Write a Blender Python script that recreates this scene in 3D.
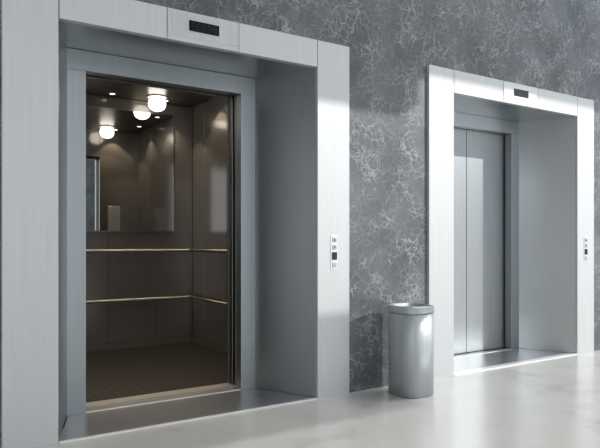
import bpy, bmesh, math, random
from mathutils import Vector
for o in list(bpy.data.objects): bpy.data.objects.remove(o)
random.seed(3)
SC = bpy.context.scene
COL = SC.collection

# ------------------------------------------------ camera
CAMH = 1.235
cd = bpy.data.cameras.new('camera'); cam = bpy.data.objects.new('camera', cd); COL.objects.link(cam)
cam.location = (0, -3.872, CAMH)
cam.rotation_euler = (math.radians(90), 0, -math.atan2(.5389, .8424))
cd.sensor_width = 36; cd.lens = 36.0
cd.shift_y = 17/600.0
cd.clip_start = .05; cd.clip_end = 200
SC.camera = cam

# ------------------------------------------------ view, world, sun, added fill
SC.view_settings.view_transform = 'Standard'; SC.view_settings.look = 'None'
SC.view_settings.gamma = 1; SC.view_settings.use_curve_mapping = False
SC.view_settings.exposure = 0.0
w = bpy.data.worlds.new('world'); SC.world = w; w.use_nodes = True
bg = w.node_tree.nodes['Background']; bg.inputs[0].default_value = (.93, .965, 1.0, 1); bg.inputs[1].default_value = 1.5

SUN_AZ = math.radians(48); SUN_TAN = .45     # sunlight comes in low from the right
sd = bpy.data.lights.new('sun', 'SUN'); sd.energy = 2.1; sd.angle = math.radians(.4); sd.color = (1, .985, .95)
sun = bpy.data.objects.new('sun', sd); COL.objects.link(sun)
dirv = Vector((-math.sin(SUN_AZ), math.cos(SUN_AZ), -SUN_TAN))
sun.rotation_euler = dirv.to_track_quat('-Z', 'Y').to_euler()

# added fill lamp high above the right end, brightens the upper right wall
ad = bpy.data.lights.new('upper_wall_fill', 'AREA'); ad.shape = 'RECTANGLE'; ad.size = 5.8; ad.size_y = 2.8; ad.energy = 400; ad.color = (.95, .975, 1.0)
fill_lamp = bpy.data.objects.new('upper_wall_fill', ad); COL.objects.link(fill_lamp); fill_lamp.location = (9.0, -2.0, 9.0)

# ------------------------------------------------ node helpers
def newmat(name):
    m = bpy.data.materials.new(name); m.use_nodes = True
    nt = m.node_tree; return m, nt, nt.nodes['Principled BSDF']
def N(nt, t, **kw):
    n = nt.nodes.new(t)
    for k, v in kw.items(): setattr(n, k, v)
    return n
def simple(name, col, rough=.5, metal=0, emit=None, es=0, spec=None):
    m, nt, b = newmat(name)
    b.inputs['Base Color'].default_value = (*col, 1); b.inputs['Roughness'].default_value = rough; b.inputs['Metallic'].default_value = metal
    if spec is not None: b.inputs['Specular IOR Level'].default_value = spec
    if emit: b.inputs['Emission Color'].default_value = (*emit, 1); b.inputs['Emission Strength'].default_value = es
    return m
def coords(nt, scale):
    g = N(nt, 'ShaderNodeTexCoord'); mp = N(nt, 'ShaderNodeMapping'); mp.inputs['Scale'].default_value = scale
    nt.links.new(g.outputs['Object'], mp.inputs['Vector']); return mp
def ramp(nt, stops):
    r = N(nt, 'ShaderNodeValToRGB'); el = r.color_ramp.elements
    while len(el) < len(stops): el.new(.5)
    for e, (p, c) in zip(el, stops): e.position = p; e.color = (*c, 1)
    return r
def brushed(name, c1, c2, rough, metal=1.0, scale=(160, 160, 1.5), bump=.04, drough=.08):
    m, nt, b = newmat(name)
    mp = coords(nt, scale)
    n = N(nt, 'ShaderNodeTexNoise'); n.inputs['Scale'].default_value = 1; n.inputs['Detail'].default_value = 4
    nt.links.new(mp.outputs[0], n.inputs['Vector'])
    r = ramp(nt, [(.35, c1), (.65, c2)]); nt.links.new(n.outputs['Fac'], r.inputs[0]); nt.links.new(r.outputs[0], b.inputs['Base Color'])
    mr = N(nt, 'ShaderNodeMapRange'); mr.inputs[3].default_value = rough-drough; mr.inputs[4].default_value = rough+drough
    nt.links.new(n.outputs['Fac'], mr.inputs[0]); nt.links.new(mr.outputs[0], b.inputs['Roughness'])
    if bump > 0:
      bp = N(nt, 'ShaderNodeBump'); bp.inputs['Strength'].default_value = bump; bp.inputs['Distance'].default_value = .002
      nt.links.new(n.outputs['Fac'], bp.inputs['Height']); nt.links.new(bp.outputs[0], b.inputs['Normal'])
    b.inputs['Metallic'].default_value = metal
    return m

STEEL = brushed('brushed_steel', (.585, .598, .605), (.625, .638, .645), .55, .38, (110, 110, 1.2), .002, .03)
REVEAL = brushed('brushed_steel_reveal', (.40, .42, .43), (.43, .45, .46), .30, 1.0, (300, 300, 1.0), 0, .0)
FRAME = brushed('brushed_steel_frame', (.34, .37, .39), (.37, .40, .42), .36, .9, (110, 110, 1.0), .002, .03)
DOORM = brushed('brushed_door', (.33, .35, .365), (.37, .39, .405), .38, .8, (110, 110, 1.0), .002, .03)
CARP = brushed('car_panel', (.165, .155, .145), (.18, .17, .158), .18, .5, (140, 140, .8), .002, .03)
CARD = brushed('car_edge', (.16, .16, .165), (.24, .24, .245), .3, 1.0)
SILL = brushed('sill_aluminium', (.50, .50, .48), (.62, .61, .58), .45, .7, (2, 120, 2))
PLATE = brushed('floor_plate', (.46, .48, .50), (.51, .53, .55), .32, .85, (3, 120, 3), .006, .03)
LIP = simple('sill_lip', (.85, .85, .84), .4, .3)
BINM = brushed('bin_steel', (.40, .43, .45), (.46, .49, .51), .42, .45, (110, 110, 1.2), .006, .03)
RAILM = brushed('rail_steel', (.30, .28, .25), (.35, .33, .29), .38, .9, (2, 90, 90))
MIRR = simple('mirror', (.72, .72, .70), .015, 1)
BLACK = simple('black_glass', (.006, .006, .007), .15)
DARK = simple('dark_void', (.012, .012, .013), .8)
GREYB = simple('button_grey', (.42, .43, .43), .35, .6)
PLATEW = brushed('display_plate', (.60, .62, .63), (.68, .70, .71), .40, .8)
CEILC = simple('car_ceiling', (.045, .036, .028), .35)
SEG = simple('display_segment', (.02, .02, .022), .4)
LAMP = simple('lamp_glow', (1, 1, 1), .5, 0, (1, .93, .80), 6)
PAINT = simple('white_paint', (.70, .71, .72), .7)

def marble():
    m, nt, b = newmat('dark_marble')
    mp = coords(nt, (1, 1, 1))
    wn = N(nt, 'ShaderNodeTexNoise'); wn.inputs['Scale'].default_value = 3.2; wn.inputs['Detail'].default_value = 8; wn.inputs['Roughness'].default_value = .5
    nt.links.new(mp.outputs[0], wn.inputs['Vector'])
    sub = N(nt, 'ShaderNodeVectorMath', operation='SUBTRACT'); sub.inputs[1].default_value = (.5, .5, .5)
    nt.links.new(wn.outputs['Color'], sub.inputs[0])
    def vein(scale, warp, seedoff, lo, hi):
        sc = N(nt, 'ShaderNodeVectorMath', operation='SCALE'); sc.inputs['Scale'].default_value = warp
        nt.links.new(sub.outputs[0], sc.inputs[0])
        ad = N(nt, 'ShaderNodeVectorMath', operation='ADD'); nt.links.new(mp.outputs[0], ad.inputs[0]); nt.links.new(sc.outputs[0], ad.inputs[1])
        a2 = N(nt, 'ShaderNodeVectorMath', operation='ADD'); a2.inputs[1].default_value = seedoff; nt.links.new(ad.outputs[0], a2.inputs[0])
        v = N(nt, 'ShaderNodeTexVoronoi', feature='DISTANCE_TO_EDGE'); v.inputs['Scale'].default_value = scale
        nt.links.new(a2.outputs[0], v.inputs['Vector'])
        r = ramp(nt, [(lo, (1, 1, 1)), (hi, (0, 0, 0))]); nt.links.new(v.outputs['Distance'], r.inputs[0])
        return r.outputs[0]
    v1 = vein(5.2, .45, (0, 0, 0), .0, .026)
    v2 = vein(12.5, .42, (3.1, 7, 2), .0, .045)
    v3 = vein(21, .22, (1.1, 2, 5), .0, .07)
    mask = N(nt, 'ShaderNodeTexNoise'); mask.inputs['Scale'].default_value = 4.5; mask.inputs['Detail'].default_value = 3
    nt.links.new(mp.outputs[0], mask.inputs['Vector'])
    mr = ramp(nt, [(.40, (.18, .18, .18)), (.64, (1, 1, 1))]); nt.links.new(mask.outputs['Fac'], mr.inputs[0])
    mx = N(nt, 'ShaderNodeMath', operation='MAXIMUM'); nt.links.new(v1, mx.inputs[0]); nt.links.new(v2, mx.inputs[1])
    m3 = N(nt, 'ShaderNodeMath', operation='MULTIPLY_ADD'); m3.inputs[1].default_value = .35; nt.links.new(v3, m3.inputs[0]); nt.links.new(mx.outputs[0], m3.inputs[2]); m3.use_clamp = True
    mu = N(nt, 'ShaderNodeMath', operation='MULTIPLY'); nt.links.new(m3.outputs[0], mu.inputs[0]); nt.links.new(mr.outputs[0], mu.inputs[1])
    cn = N(nt, 'ShaderNodeTexNoise'); cn.inputs['Scale'].default_value = 2.2; cn.inputs['Detail'].default_value = 6
    nt.links.new(mp.outputs[0], cn.inputs['Vector'])
    base = ramp(nt, [(.35, (.080, .092, .102)), (.65, (.145, .160, .174))]); nt.links.new(cn.outputs['Fac'], base.inputs[0])
    mix = N(nt, 'ShaderNodeMixRGB'); nt.links.new(mu.outputs[0], mix.inputs[0]); nt.links.new(base.outputs[0], mix.inputs[1]); mix.inputs[2].default_value = (.36, .38, .395, 1)
    nt.links.new(mix.outputs[0], b.inputs['Base Color'])
    b.inputs['Roughness'].default_value = .42; b.inputs['Specular IOR Level'].default_value = .42
    return m
MARBLE = marble()

def floormat():
    m, nt, b = newmat('polished_floor')
    mp = coords(nt, (1, 1, 1))
    n = N(nt, 'ShaderNodeTexNoise'); n.inputs['Scale'].default_value = 1.6; n.inputs['Detail'].default_value = 8; n.inputs['Roughness'].default_value = .62; n.inputs['Distortion'].default_value = .6
    nt.links.new(mp.outputs[0], n.inputs['Vector'])
    r = ramp(nt, [(.30, (.47, .467, .435)), (.46, (.585, .58, .55)), (.7, (.63, .623, .59))]); nt.links.new(n.outputs['Fac'], r.inputs[0])
    nt.links.new(r.outputs[0], b.inputs['Base Color'])
    b.inputs['Roughness'].default_value = .24
    return m
FLOOR = floormat()

def carpet():
    m, nt, b = newmat('ribbed_car_floor')
    mp = coords(nt, (1, 1, 1))
    sep = N(nt, 'ShaderNodeSeparateXYZ'); nt.links.new(mp.outputs[0], sep.inputs[0])
    outs = []
    for ax in ('X', 'Y'):
        mul = N(nt, 'ShaderNodeMath', operation='MULTIPLY'); mul.inputs[1].default_value = 15; nt.links.new(sep.outputs[ax], mul.inputs[0])
        fr = N(nt, 'ShaderNodeMath', operation='FRACT'); nt.links.new(mul.outputs[0], fr.inputs[0])
        gt = N(nt, 'ShaderNodeMath', operation='GREATER_THAN'); gt.inputs[1].default_value = .55; nt.links.new(fr.outputs[0], gt.inputs[0]); outs.append(gt)
    mx = N(nt, 'ShaderNodeMath', operation='MULTIPLY'); nt.links.new(outs[0].outputs[0], mx.inputs[0]); nt.links.new(outs[1].outputs[0], mx.inputs[1])
    mix = N(nt, 'ShaderNodeMixRGB'); nt.links.new(mx.outputs[0], mix.inputs[0]); mix.inputs[1].default_value = (.004, .0036, .003, 1); mix.inputs[2].default_value = (.040, .033, .024, 1)
    nt.links.new(mix.outputs[0], b.inputs['Base Color']); b.inputs['Roughness'].default_value = .55
    return m
CARPET = carpet()

# ------------------------------------------------ mesh helpers
def link(name, bm, mat, parent=None, bevel=0, smooth=False):
    bmesh.ops.recalc_face_normals(bm, faces=bm.faces)
    me = bpy.data.meshes.new(name); bm.to_mesh(me); bm.free()
    if smooth:
        for p in me.polygons: p.use_smooth = True
    me.materials.append(mat)
    o = bpy.data.objects.new(name, me); COL.objects.link(o)
    if parent: o.parent = parent
    if bevel:
        md = o.modifiers.new('bevel', 'BEVEL'); md.width = bevel; md.segments = 2; md.limit_method = 'ANGLE'
    return o
def box(bm, x0, x1, y0, y1, z0, z1):
    v = [bm.verts.new((x, y, z)) for x in (x0, x1) for y in (y0, y1) for z in (z0, z1)]
    for f in ((0,1,3,2),(4,6,7,5),(0,4,5,1),(2,3,7,6),(0,2,6,4),(1,5,7,3)): bm.faces.new([v[i] for i in f])
def prism(bm, pts, z0, z1):
    a = [bm.verts.new((x, y, z0)) for x, y in pts]; b = [bm.verts.new((x, y, z1)) for x, y in pts]
    bm.faces.new(a[::-1]); bm.faces.new(b); n = len(pts)
    for i in range(n): bm.faces.new((a[i], a[(i+1) % n], b[(i+1) % n], b[i]))
def tube(bm, pts, r, seg=12):
    pts = [Vector(p) for p in pts]; rings = []
    for i, p in enumerate(pts):
        d = ((pts[min(i+1, len(pts)-1)]-p).normalized() + (p-pts[max(i-1, 0)]).normalized()).normalized()
        up = Vector((0, 0, 1)) if abs(d.z) < .9 else Vector((1, 0, 0))
        s = d.cross(up).normalized(); u = s.cross(d)
        rings.append([bm.verts.new(p + s*r*math.cos(2*math.pi*k/seg) + u*r*math.sin(2*math.pi*k/seg)) for k in range(seg)])
    for a, b in zip(rings, rings[1:]):
        for k in range(seg): bm.faces.new((a[k], a[(k+1) % seg], b[(k+1) % seg], b[k]))
    bm.faces.new(rings[0][::-1]); bm.faces.new(rings[-1])
def lathe(bm, prof, seg=64, n=2.0, close=True):
    rings = []
    for r, z in prof:
        ring = []
        for k in range(seg):
            a = 2*math.pi*k/seg; c, s = math.cos(a), math.sin(a)
            q = (abs(c)**n + abs(s)**n)**(-1/n)
            ring.append(bm.verts.new((r*q*c, r*q*s, z)))
        rings.append(ring)
    for a, b in zip(rings, rings[1:]):
        for k in range(seg): bm.faces.new((a[k], a[(k+1) % seg], b[(k+1) % seg], b[k]))
    if close: bm.faces.new(rings[0][::-1]); bm.faces.new(rings[-1])
def B(name, mat, parent, *boxes, bevel=0):
    bm = bmesh.new()
    for b in boxes: box(bm, *b)
    return link(name, bm, mat, parent, bevel)
def S(name, mat, *boxes):
    o = B(name, mat, None, *boxes); o['kind'] = 'structure'; return o
def tag(o, label, cat, group=None):
    o['label'] = label; o['category'] = cat
    if group: o['group'] = group
    return o
def empty(name, loc, label, cat, group=None):
    o = bpy.data.objects.new(name, None); o.location = loc; COL.objects.link(o); return tag(o, label, cat, group)

# ------------------------------------------------ the lobby
XL, XR, YF, ZC = -4.0, 17.0, -7.0, 9.0
DX = 3.42                                  # spacing of the two lifts
L, R, J = .733, 2.638, .314                # clear opening and jamb width of the first lift
HT, HB = 2.805, 2.595                      # header top and underside
S('floor', FLOOR, (XL-.2, XR+.2, YF-.2, .30, -.2, 0))
S('ceiling', PAINT, (XL-.2, 6.0, YF-.2, .30, ZC, ZC+.2), (12.0, XR+.2, YF-.2, .30, ZC, ZC+.2), (6.0, 12.0, YF-.2, -3.5, ZC, ZC+.2), (6.0, 12.0, -.5, .30, ZC, ZC+.2))  # opening over the right end is added for the fill lamp
WY = .028
o1 = (L-J, R+J); o2 = (L-J+DX, R+J+DX)
S('wall_back', MARBLE, (XL, o1[0], WY, .30, 0, ZC), (o1[1], o2[0], WY, .30, 0, ZC), (o2[1], XR, WY, .30, 0, ZC),
  (o1[0], o1[1], WY, .30, HT, ZC), (o2[0], o2[1], WY, .30, HT, ZC))
S('wall_left', PAINT, (XL-.2, XL, YF, .30, 0, ZC))
S('wall_right', PAINT, (XR, XR+.2, YF, -6.6, 0, ZC), (XR, XR+.2, -.8, .30, 0, ZC), (XR, XR+.2, -6.6, -.8, 5.5, ZC), (XR, XR+.2, -3.8, -3.6, 0, 5.5))  # unseen wall, openings added to raise the ambient light from the right
# front wall: unseen, openings and transom shaped to cast the sun patches and shadows
S('wall_front', PAINT,
  (XL, XL+.2, YF-.2, YF, 0, ZC), (XL+.2, 10.80, YF-.2, YF, 7.17, ZC), (XL+.2, 3.0, YF-.2, YF, 5.4, 7.17),
  (-1.6, -1.4, YF-.2, YF, 0, 5.4), (.8, 1.0, YF-.2, YF, 0, 5.4), 
  (5.0, 10.64, YF-.2, YF, 4.47, 5.37), (10.64, 10.80, YF-.2, YF, 5.10, 5.37), (5.0, 10.15, YF-.2, YF, 5.37, 7.17), (10.80, 11.55, YF-.2, YF, 7.17, ZC),
  (11.55, 15.2, YF-.2, YF, 7.54, ZC), (15.2, XR, YF-.2, YF, 0, ZC))
S('blocker_pier_1', MARBLE, (3.0, 5.0, YF-.2, YF, 0, 7.17))   # unseen dark pier, added to darken what the car mirror reflects
# unseen dark box around the shafts, added to stop light leaks
S('wall_shaft', DARK, (-.4, 6.9, 3.3, 3.4, -.3, 3.6), (-.4, 6.9, .30, 3.4, 3.5, 3.6), (-.5, -.4, .30, 3.4, -.3, 3.6), (6.9, 7.0, .30, 3.4, -.3, 3.6),
  (-.4, 6.9, .30, 3.4, -.4, -.3), (3.28, 3.40, .30, 3.3, -.3, 3.5))

# ------------------------------------------------ lift surrounds
SPL, SPR, DEP = .16, .25, .56              # splay of the reveals and their depth
DL, DR, DT = 1.021, 2.258, 2.45            # clear door opening
def surround(dx, label, seams):
    t = empty('elevator_surround', ((L+R)/2+dx, 0, 0), label, 'elevator surround', 'brushed steel elevator surrounds')
    ox = (L+R)/2
    def P(name, mat, pts, z0, z1, bevel=.0015):
        bm = bmesh.new(); prism(bm, [(a-ox, b) for a, b in pts], z0, z1); return link(name, bm, mat, t, bevel)
    g = .003
    P('jamb', STEEL, [(L-J+.001, 0), (L-g, 0), (L-g, .05), (L-J+.001, .05)], 0, HT-.001)
    P('jamb', STEEL, [(R+g, 0), (R+J-.001, 0), (R+J-.001, .05), (R+g, .05)], 0, HT-.001)
    h = P('header', STEEL, [(L+g, 0), (R-g, 0), (R-g, .05), (L+g, .05)], HB, HT-.001)
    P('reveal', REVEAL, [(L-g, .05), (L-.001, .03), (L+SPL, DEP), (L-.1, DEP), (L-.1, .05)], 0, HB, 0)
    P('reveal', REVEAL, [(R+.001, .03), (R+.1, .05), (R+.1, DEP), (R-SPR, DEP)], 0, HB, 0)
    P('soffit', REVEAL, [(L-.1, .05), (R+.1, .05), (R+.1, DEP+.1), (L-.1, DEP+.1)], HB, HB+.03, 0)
    # door frame at the back of the recess
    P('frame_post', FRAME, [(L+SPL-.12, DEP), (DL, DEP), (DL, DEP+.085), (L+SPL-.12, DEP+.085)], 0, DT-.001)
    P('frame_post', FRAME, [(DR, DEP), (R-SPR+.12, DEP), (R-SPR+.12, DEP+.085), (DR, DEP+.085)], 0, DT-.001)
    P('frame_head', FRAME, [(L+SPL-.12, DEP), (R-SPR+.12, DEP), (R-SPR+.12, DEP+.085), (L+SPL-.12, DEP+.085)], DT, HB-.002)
    for sx in (1.419, 1.956): P('panel_joint', CARD, [(sx-.002, -.0006), (sx+.002, -.0006), (sx+.002, .001), (sx-.002, .001)], HB+.001, HT-.002, 0)
    # indicator plate and its dark display
    ip = P('indicator_plate', PLATEW, [(1.425, -.003), (1.95, -.003), (1.95, .001), (1.425, .001)], 2.63, 2.79, .001)
    bm = bmesh.new(); box(bm, 1.574-ox, 1.799-ox, -.005, .0, 2.676, 2.749); d = link('display', bm, BLACK, ip)
    bm = bmesh.new()                      # unlit digit cells of the display
    for k in range(5):
        cx = 1.606+k*.040-ox
        for zz in (2.690, 2.7115, 2.733): box(bm, cx-.010, cx+.010, -.0056, -.0048, zz-.0015, zz+.0015)
        for xx in (-.011, .011):
            for z0, z1 in ((2.693, 2.709), (2.714, 2.731)): box(bm, cx+xx-.0012, cx+xx+.0012, -.0056, -.0048, z0, z1)
    link('digit_cells', bm, SEG, ip)
    return t
surround(0, 'wide brushed steel surround around the open lift doorway on the left', 0)
surround(DX, 'bright brushed steel surround around the closed lift doors behind the bin', 1)

# threshold plates of the recesses
def threshold(dx, label, lipw):
    t = empty('threshold_plate', ((L+R)/2+dx, 0, 0), label, 'threshold', 'steel threshold plates of the lift recesses')
    ox = (L+R)/2; il = max(0, lipw-.03)*SPL/(DEP-.03)+.004; ir = max(0, lipw-.03)*SPR/(DEP-.03)+.004
    bm = bmesh.new(); prism(bm, [(L+il-ox, lipw), (R-ir-ox, lipw), (R-SPR-.006-ox, DEP-.003), (L+SPL+.006-ox, DEP-.003)], 0, .008); link('plate', bm, PLATE, t)
    bm = bmesh.new(); prism(bm, [(L+.003-ox, -.004), (R-.003-ox, -.004), (R-.004-ox, min(lipw, .03)), (R-ir-ox, lipw), (L+il-ox, lipw), (L+.004-ox, min(lipw, .03)-.0005)], 0, .010); link('edge_strip', bm, LIP, t, .001)
threshold(0, 'dark steel floor plate in the recess before the open lift car', .018)
threshold(DX, 'steel floor plate in the recess of the closed lift with a white front edge', .075)

# call button panels
def call_panel(x, label):
    t = empty('call_panel', (x, 0, 1.01), label, 'call button panel', 'call button panels on the right jambs')
    B('faceplate', PLATEW, t, (-.036, .036, -.003, -.0002, 0, .275), bevel=.0008)
    for z, m, nm in ((.235, GREYB, 'arrow_button'), (.175, GREYB, 'arrow_button'), (.035, GREYB, 'key_switch')):
        bm = bmesh.new(); box(bm, -.020, .020, -.007, -.002, z-.020, z+.020); b = link(nm, bm, m, t, .003)
    for z, s in ((.235, 1), (.175, -1)):
        bm = bmesh.new(); v = [bm.verts.new(p) for p in ((-.010, -.0078, z-s*.008), (.010, -.0078, z-s*.008), (0, -.0078, z+s*.009), (-.010, -.0068, z-s*.008), (.010, -.0068, z-s*.008), (0, -.0068, z+s*.009))]
        bm.faces.new(v[:3]); bm.faces.new(v[3:][::-1])
        for i in range(3): bm.faces.new((v[i], v[(i+1) % 3], v[3+(i+1) % 3], v[3+i]))
        link('arrow', bm, DARK, t)
    s_ = B('display_window', BLACK, t, (-.025, .025, -.006, -.002, .075, .137), bevel=.002)
    s_['label'] = 'small black square display'
call_panel(2.80, 'call button panel with black display on the right jamb of the open lift')
call_panel(6.215, 'call button panel at the right end beside the closed lift doors')

# ------------------------------------------------ sills and door leaves
def landing_sill(dx, label):
    t = empty('door_sill', ((DL+DR)/2+dx, DEP, 0), label, 'door sill', 'aluminium sills under the lift doors')
    hw = (DR-DL)/2
    B('sill', SILL, t, (-hw, hw, .012, .115, -.02, .010), bevel=.001)
    B('front_edge', LIP, t, (-hw, hw, -.001, .012, -.02, .013))
    bm = bmesh.new()
    for y in (.035, .06, .085): box(bm, -hw, hw, y, y+.006, .0102, .0108)
    link('groove', bm, CARD, t)
landing_sill(0, 'pale aluminium sill with bright front edge before the open lift car')
landing_sill(DX, 'grey aluminium sill at the foot of the closed lift doors')

def leaf(bm_boxes, name, mat, parent): return B(name, mat, parent, *bm_boxes, bevel=.003)
MID = (DL+DR)/2
# second lift: closed centre-opening leaves
for s, lab in ((-1, 'closed left leaf of the steel lift doors, partly hidden by the jamb'), (1, 'closed right leaf of the steel lift doors behind the bin')):
    x0, x1 = (MID-.66, MID-.0015) if s < 0 else (MID+.0015, MID+.66)
    t = empty('sliding_door', ((x0+x1)/2+DX, DEP+.105, 0), lab, 'lift door', 'closed lift door leaves')
    hw = (x1-x0)/2
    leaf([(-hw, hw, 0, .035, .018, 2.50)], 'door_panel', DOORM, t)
    ex = hw-.006 if s < 0 else -hw
    B('edge_strip', CARD, t, (ex+.001, ex+.005, -.001, .0, .02, 2.45))
# first lift: leaves slid open into the wall pockets, their edges still showing
for s, lab in ((-1, 'open left leaf of the lift doors slid behind its frame'), (1, 'open right leaf of the lift doors, its edge showing beside the car')):
    x0, x1 = (DL-.64, DL-.006) if s < 0 else (DR+.006, DR+.64)
    t = empty('sliding_door', ((x0+x1)/2, DEP+.105, 0), lab, 'lift door', 'open lift door leaves')
    hw = (x1-x0)/2
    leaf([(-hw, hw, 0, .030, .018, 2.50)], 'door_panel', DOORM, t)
    e = -hw if s > 0 else hw-.004
    B('edge_strip', CARD, t, (e-.001, e+.005, .006, .024, .02, 2.49))

# ------------------------------------------------ the lift car
CX0, CX1, CY0, CY1, CZ = .45, 2.83, .83, 2.978, 2.86
car = empty('elevator_car', (MID, CY0, 0), 'open lift car with dim brushed metal walls, mirror and handrails', 'lift car')
def C(name, mat, *boxes, bevel=0, parent=None):
    bs = [(a-MID, b-MID, c-CY0, d-CY0, e, f) for a, b, c, d, e, f in boxes]
    return B(name, mat, parent or car, *bs, bevel=bevel)
C('car_floor', CARPET, (CX0, CX1, CY0, CY1, -.05, .010))
C('car_ceiling', CEILC, (CX0, CX1, CY0, CY1, CZ, CZ+.05))
C('car_sill', SILL, (DL-.05, DR+.05, CY0-.12, CY0, -.05, .010))
C('shell', CARD, (CX0-.06, CX0-.03, CY0, CY1+.06, -.05, CZ+.05), (CX1+.03, CX1+.06, CY0, CY1+.06, -.05, CZ+.05), (CX0-.03, CX1+.03, CY1+.03, CY1+.06, -.05, CZ+.05))
C('front_return', CARP, (CX0-.03, DL-.004, CY0-.03, CY0, 0, CZ), bevel=.002)
C('front_return', CARP, (DR+.004, CX1+.03, CY0-.03, CY0, 0, CZ), bevel=.002)
C('front_return', CARP, (DL-.003, DR+.003, CY0-.03, CY0, DT+.02, CZ), bevel=.002)
# car doors, open
C('car_door', CARD, (DL-.62, DL-.010, CY0-.085, CY0-.045, .015, 2.50), bevel=.004)
C('car_door', CARD, (DR+.010, DR+.62, CY0-.085, CY0-.045, .015, 2.50), bevel=.004)
# wall panels, one mesh each
xs = [CX0, .71, 1.28, 1.82, 2.37, CX1]
for a, b in zip(xs, xs[1:]): C('wall_panel', CARP, (a+.0025, b-.0025, CY1, CY1+.03, .085, CZ-.004), bevel=.002)
ys = [CY0, CY0+.60, CY0+1.20, CY0+1.80, CY1]
for a, b in zip(ys, ys[1:]):
    C('wall_panel', CARP, (CX1, CX1+.03, a+.0025, b-.0025, .085, CZ-.004), bevel=.002)
    C('wall_panel', CARP, (CX0-.03, CX0, a+.0025, b-.0025, .085, CZ-.004), bevel=.002)
C('skirting', CARP, (CX0, CX1, CY1-.008, CY1+.03, .01, .083))
C('skirting', CARP, (CX1-.008, CX1+.03, CY0, CY1-.008, .01, .083))
C('skirting', CARP, (CX0-.03, CX0+.008, CY0, CY1-.008, .01, .083))
mr = C('mirror', MIRR, ((.80), 2.585, CY1-.012, CY1-.001, 1.352, 2.727))
C('mirror_frame', CARD, (.79, .80, CY1-.016, CY1, 1.340, 2.735), (2.585, 2.591, CY1-.016, CY1, 1.340, 2.735), (.80, 2.585, CY1-.016, CY1, 1.340, 1.352), (.80, 2.585, CY1-.016, CY1, 2.727, 2.735), parent=mr)
mr.children[0].location = (0, 0, 0)
for z in (.565, 1.125):
    off = .055
    bm = bmesh.new()
    def q(x, y): return (x-MID, y-CY0, z)
    pts = [q(CX1-off, CY0+.10), q(CX1-off, CY1-off-.03), q(CX1-off-.010, CY1-off-.010), q(CX1-off-.03, CY1-off), q(CX0+off+.03, CY1-off), q(CX0+off+.01, CY1-off-.010), q(CX0+off, CY1-off-.03), q(CX0+off, CY0+.10)]
    tube(bm, pts, .017); h = link('handrail', bm, RAILM, car, smooth=True)
    for x, y, dx_, dy_ in [(xx, CY1-off, 0, off) for xx in (.95, 1.60, 2.25)] + [(CX1-off, yy, off, 0) for yy in (CY0+.45, CY0+1.25)] + [(CX0+off, yy, -off, 0) for yy in (CY0+.45, CY0+1.25)]:
        bm = bmesh.new(); tube(bm, [q(x, y), q(x+dx_*.98, y+dy_*.98)], .008, 8); link('bracket', bm, CARD, h, smooth=True)
# car operating panel on the right return, facing into the car
cop = C('control_panel', PLATEW, (2.38, 2.56, CY0, CY0+.012, .85, 1.75), bevel=.003)
for r_ in range(5):
    for c_ in range(2):
        x, z = 2.43+c_*.08-MID, 1.0+r_*.09
        bm = bmesh.new(); tube(bm, [(x, .010, z), (x, .018, z)], .018, 16); link('floor_button', bm, GREYB, cop)
# downlights with their lamps
for x in (.90, 2.29):
    for y in (1.12, 2.70):
        bm = bmesh.new(); lathe(bm, [(.118, 0), (.118, -.008), (.098, -.012), (.098, 0)], 32, close=False)
        d = link('downlight', bm, PLATEW, car, smooth=True); d.location = (x-MID, y-CY0, CZ-.001)
        bm = bmesh.new(); lathe(bm, [(.05, -.002), (.078, -.018), (.093, -.045), (.098, -.075), (.093, -.105), (.078, -.132), (.05, -.150), (.02, -.160), (.004, -.161)], 32); link('lamp_lens', bm, LAMP, d, smooth=True)
        ld = bpy.data.lights.new('lamp_light', 'SPOT'); ld.energy = 7; ld.color = (1, .80, .58); ld.spot_size = math.radians(118); ld.spot_blend = .12; ld.shadow_soft_size = .02
        lo = bpy.data.objects.new('lamp_light', ld); COL.objects.link(lo); lo.parent = d; lo.location = (0, 0, -.17)

# small recessed wall washers close to the walls
for x, y in ((CX1-.17, 1.42), (CX1-.17, 2.18), (CX0+.17, 1.42), (CX0+.17, 2.18), (CX1-.40, CY1-.17), (1.82, CY1-.17), (1.22, CY1-.17), (CX1-.38, CY0+.15)):
    bm = bmesh.new(); lathe(bm, [(.045, 0), (.045, -.004), (.030, -.006), (.030, 0)], 24, close=False)
    d = link('wall_washer', bm, CARD, car, smooth=True); d.location = (x-MID, y-CY0, CZ-.001)
    bm = bmesh.new(); lathe(bm, [(.029, -.001), (.029, -.003)], 24); link('lamp_lens', bm, LAMP, d)
    ld = bpy.data.lights.new('washer_light', 'SPOT'); ld.energy = 20; ld.color = (1, .80, .58); ld.spot_size = math.radians(88); ld.spot_blend = .2; ld.shadow_soft_size = .02
    lo = bpy.data.objects.new('washer_light', ld); COL.objects.link(lo); lo.parent = d; lo.location = (0, 0, -.012)

# ------------------------------------------------ bin
BR = .160
tb = empty('trash_bin', (3.375, -.262, 0), 'brushed steel trash bin on the floor between the two lifts', 'trash bin')
bm = bmesh.new(); lathe(bm, [(BR-.006, 0), (BR-.006, .012), (BR, .014), (BR, .655), (BR-.004, .658)], 96, 3.1); link('body', bm, BINM, tb, smooth=False)
bm = bmesh.new(); lathe(bm, [(BR+.001, .661), (BR+.003, .664), (BR+.003, .712), (BR-.004, .718), (BR-.020, .718), (BR-.022, .690), (.01, .684)], 96, 3.1); rim = link('lid', bm, BINM, tb)
bm = bmesh.new(); lathe(bm, [(BR-.03, .686), (BR-.035, .694), (.06, .702), (.005, .704)], 64, 3.1); link('flap', bm, PLATE, rim, smooth=True)
for o in tb.children_recursive:
    for p in o.data.polygons: p.use_smooth = abs(p.normal.z) < .5
